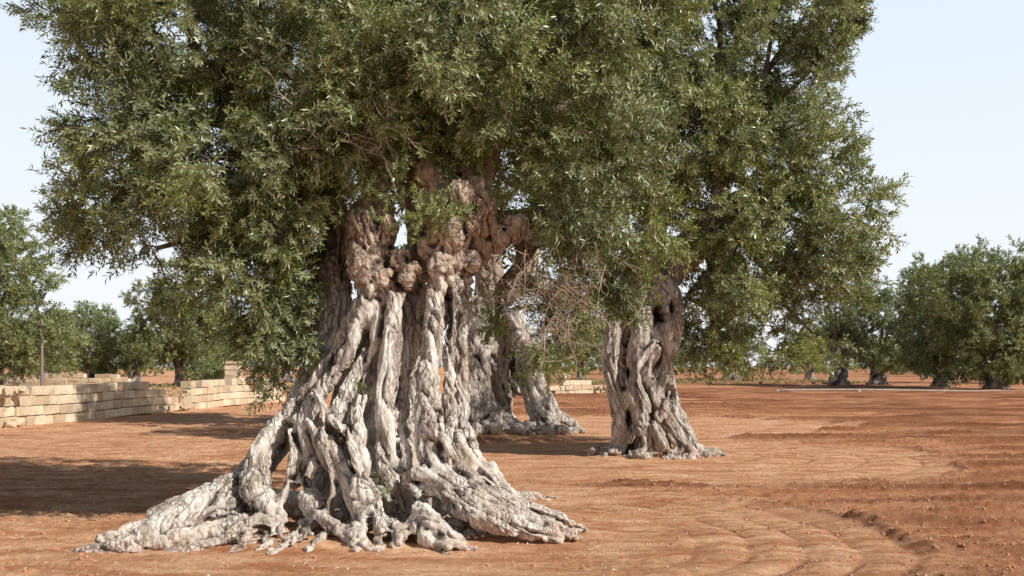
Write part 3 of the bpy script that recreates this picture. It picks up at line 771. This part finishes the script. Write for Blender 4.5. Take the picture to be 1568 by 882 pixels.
# ================= STONE WALL =================
m,nt,b,out=newmat('tufa_block'); stone=m
iso=mapping(nt,(1,1,1)); n1=noise(nt,2.2,iso,6); n2=noise(nt,30,iso,6,.7)
la=N(nt,'ShaderNodeAttribute',attribute_name='blk')
c=mix(nt,la.outputs['Fac'],(.58,.43,.27),(.84,.70,.50))
c=mix(nt,ramp(nt,n1,[(.46,(0,0,0)),(.68,(.65,.65,.65))]),c,(.40,.34,.27))
c=mix(nt,1.0,c,ramp(nt,n2,[(.3,(.6,.6,.6)),(.6,(1.05,1.05,1.05))]),'MULTIPLY')
nt.links.new(c,b.inputs['Base Color']); b.inputs['Roughness'].default_value=.95; bump(nt,n2,.8,.03,b)
def block(mb,blk,c,dx,dn,l,wd,hgt,rs,j=.016):
    bv=.02; V=[]
    for sz_ in (-1,1):
        for (sx,sy) in ((-1,-1),(1,-1),(1,1),(-1,1)):
            V.append(c+dx*sx*(l/2-bv)+dn*sy*(wd/2)+np.array([0,0,sz_*(hgt/2-bv)])+rs.normal(size=3)*j*.5)
            V.append(c+dx*sx*(l/2)+dn*sy*(wd/2-bv)+np.array([0,0,sz_*(hgt/2)])*.95+rs.normal(size=3)*j*.4)
    bm=bmesh.new(); [bm.verts.new(tuple(v)) for v in V]; bmesh.ops.convex_hull(bm,input=bm.verts)
    for v in [v for v in bm.verts if not v.link_faces]: bm.verts.remove(v)
    bm.verts.index_update(); vs=[tuple(v.co) for v in bm.verts]; fs=[tuple(v.index for v in f.verts) for f in bm.faces]; bm.free()
    mb.add(vs,fs); blk+= [rs.rand()]*len(vs)
def wall(name,A,B,height,th=.4,course=.24,seed=1,bl=.52,breaks=()):
    rs=np.random.RandomState(seed); A=np.array([*A,0.]);B=np.array([*B,0.]); L=np.linalg.norm(B-A); dx=(B-A)/L; dn=np.array([-dx[1],dx[0],0])
    mb=MB();blk=[]; nc=int(round(height/course))
    for k in range(nc):
        s=-rs.uniform(0,bl)
        while s<L:
            l=bl*rs.uniform(.5,1.35); mid=s+l/2; s+=l
            miss=False
            for (b0,b1,lev) in breaks:
                if b0<mid<b1 and k>=lev+ (rs.rand()<.4): miss=True
            if k==nc-1 and rs.rand()<.15: miss=True
            if miss: continue
            block(mb,blk,A+dx*mid+dn*rs.normal()*.015+np.array([0,0,course*(k+.5)+.02*math.sin(mid*.9)]),dx,dn,l-.010,th,course-.006,rs)
    for (b0,b1,lev) in breaks:
        for q in range(22):
            mid=rs.uniform(b0,b1); a=rs.uniform(0,3.14); d2=np.array([math.cos(a),math.sin(a),0]);
            block(mb,blk,A+dx*mid+dn*rs.uniform(-.5,.2)+np.array([0,0,rs.uniform(.05,.2) if rs.rand()<.5 else course*lev+rs.uniform(.05,.2)]),d2,np.array([-d2[1],d2[0],0]),rs.uniform(.15,.35),rs.uniform(.12,.25),rs.uniform(.1,.2),rs,.03)
    ob=mb.obj(name,[stone],smooth=False); attr(ob.data,'blk',blk); return ob
wall('stone_wall',(-13.6,14.5),(-9.9,42),1.0,course=.25,seed=2,breaks=((16.6,19.2,2),(9.0,9.8,3),(24,24.8,3)))
wall('stone_wall',(-70,66),(-24,60),1.0,course=.25,seed=4,bl=.8)
wall('stone_wall',(2.2,50),(5.8,52),.75,course=.25,seed=5,bl=.6,breaks=((2.2,3.2,1),))
mbp=MB();blk=[]
for k in range(6): block(mbp,blk,np.array([-12.6,45,.13+.26*k]),np.array([1.,0,0]),np.array([0,1.,0]),.62+.02*(k%2),.6,.255,rs)
block(mbp,blk,np.array([-12.6,45,1.64]),np.array([1.,0,0]),np.array([0,1.,0]),.74,.72,.12,rs)
o=mbp.obj('stone_gate_pillar',[stone],smooth=False); attr(o.data,'blk',blk)

m,nt,b,out=newmat('pale_pipe'); n=noise(nt,6,mapping(nt,(1,1,1))); nt.links.new(ramp(nt,n,[(.3,(.36,.31,.26)),(.7,(.56,.51,.44))]),b.inputs['Base Color']); b.inputs['Roughness'].default_value=.6
pm=MB(); pts=[(F(1190,600,57)[0]+t*30,57-t*3.0+.3*math.sin(t*7),.10+.03*math.sin(t*11)) for t in np.linspace(0,1,14)]
pm.tube(pts,[.05]*14,8,3)
for t in range(0,14,2): pm.ball((pts[t][0],pts[t][1],.05),[.12,.1,.09],7)
pm.obj('irrigation_pipe',[m])
m,nt,b,out=newmat('weathered_wood_pole'); n=noise(nt,9,mapping(nt,(1,1,.1))); nt.links.new(ramp(nt,n,[(.3,(.12,.10,.09)),(.7,(.24,.21,.19))]),b.inputs['Base Color'])
pp=MB(); X0=F(64,560,52)[0]; pp.tube([(X0,52,-.1),(X0+.01,52,2),(X0,52,3.9)],[.085,.075,.06],10,3); pp.tube([(X0-.25,52,3.6),(X0+.25,52,3.6)],[.03,.03],6,1); pp.ball((X0-.2,52,3.68),[.04,.04,.06],8); pp.ball((X0+.2,52,3.68),[.04,.04,.06],8)
pp.obj('utility_pole',[m])

# ================= CAMERA / LIGHT =================
cam=bpy.data.cameras.new('camera'); co=bpy.data.objects.new('camera',cam); COL.objects.link(co)
cam.sensor_width=36; cam.lens=36*FPX/1568; co.location=(0,0,CAMH); co.rotation_euler=(math.radians(90),0,0)
cam.shift_y=119/1568; cam.clip_end=3000; scene.camera=co
el=math.radians(36); d=np.array([.85,-.53]); d/=np.linalg.norm(d)
sd=Vector((d[0]*math.cos(el),d[1]*math.cos(el),math.sin(el)))
sl=bpy.data.lights.new('sun','SUN'); sl.energy=5.0; sl.angle=math.radians(.5); sl.color=(1,.96,.89)
so=bpy.data.objects.new('sun',sl); COL.objects.link(so); so.rotation_euler=sd.to_track_quat('Z','Y').to_euler(); so.location=(20,-10,20)
w=bpy.data.worlds.new('World'); scene.world=w; w.use_nodes=True; nt=w.node_tree
bg=nt.nodes['Background']; sk=nt.nodes.new('ShaderNodeTexSky'); sk.sky_type='NISHITA'; sk.sun_disc=False
sk.sun_elevation=el; sk.sun_rotation=math.atan2(d[0],d[1]); sk.air_density=1.0; sk.dust_density=1.5; sk.ozone_density=1.0
tc=nt.nodes.new('ShaderNodeTexCoord'); sx=nt.nodes.new('ShaderNodeSeparateXYZ'); nt.links.new(tc.outputs['Generated'],sx.inputs[0])
mr=nt.nodes.new('ShaderNodeMapRange'); mr.inputs[1].default_value=.34; mr.inputs[2].default_value=.40; mr.inputs[3].default_value=1.0; mr.inputs[4].default_value=.0
nt.links.new(sx.outputs['Z'],mr.inputs[0])
hz=ramp(nt,math_(nt,'MULTIPLY',sx.outputs['Z'],2.5,True),[(0,(.96,.985,1)),(.9,(.75,.875,1.0))])
hz=mix(nt,1.0,hz,(6.95,6.95,6.95),'MULTIPLY')
skd=mix(nt,1.0,sk.outputs[0],(.32,.32,.32),'MULTIPLY')
nt.links.new(mix(nt,mr.outputs[0],skd,hz),bg.inputs[0]); bg.inputs[1].default_value=.145
scene.view_settings.view_transform='Standard'; scene.view_settings.look='None'; scene.view_settings.exposure=0
print('script secs',time.time()-T0)
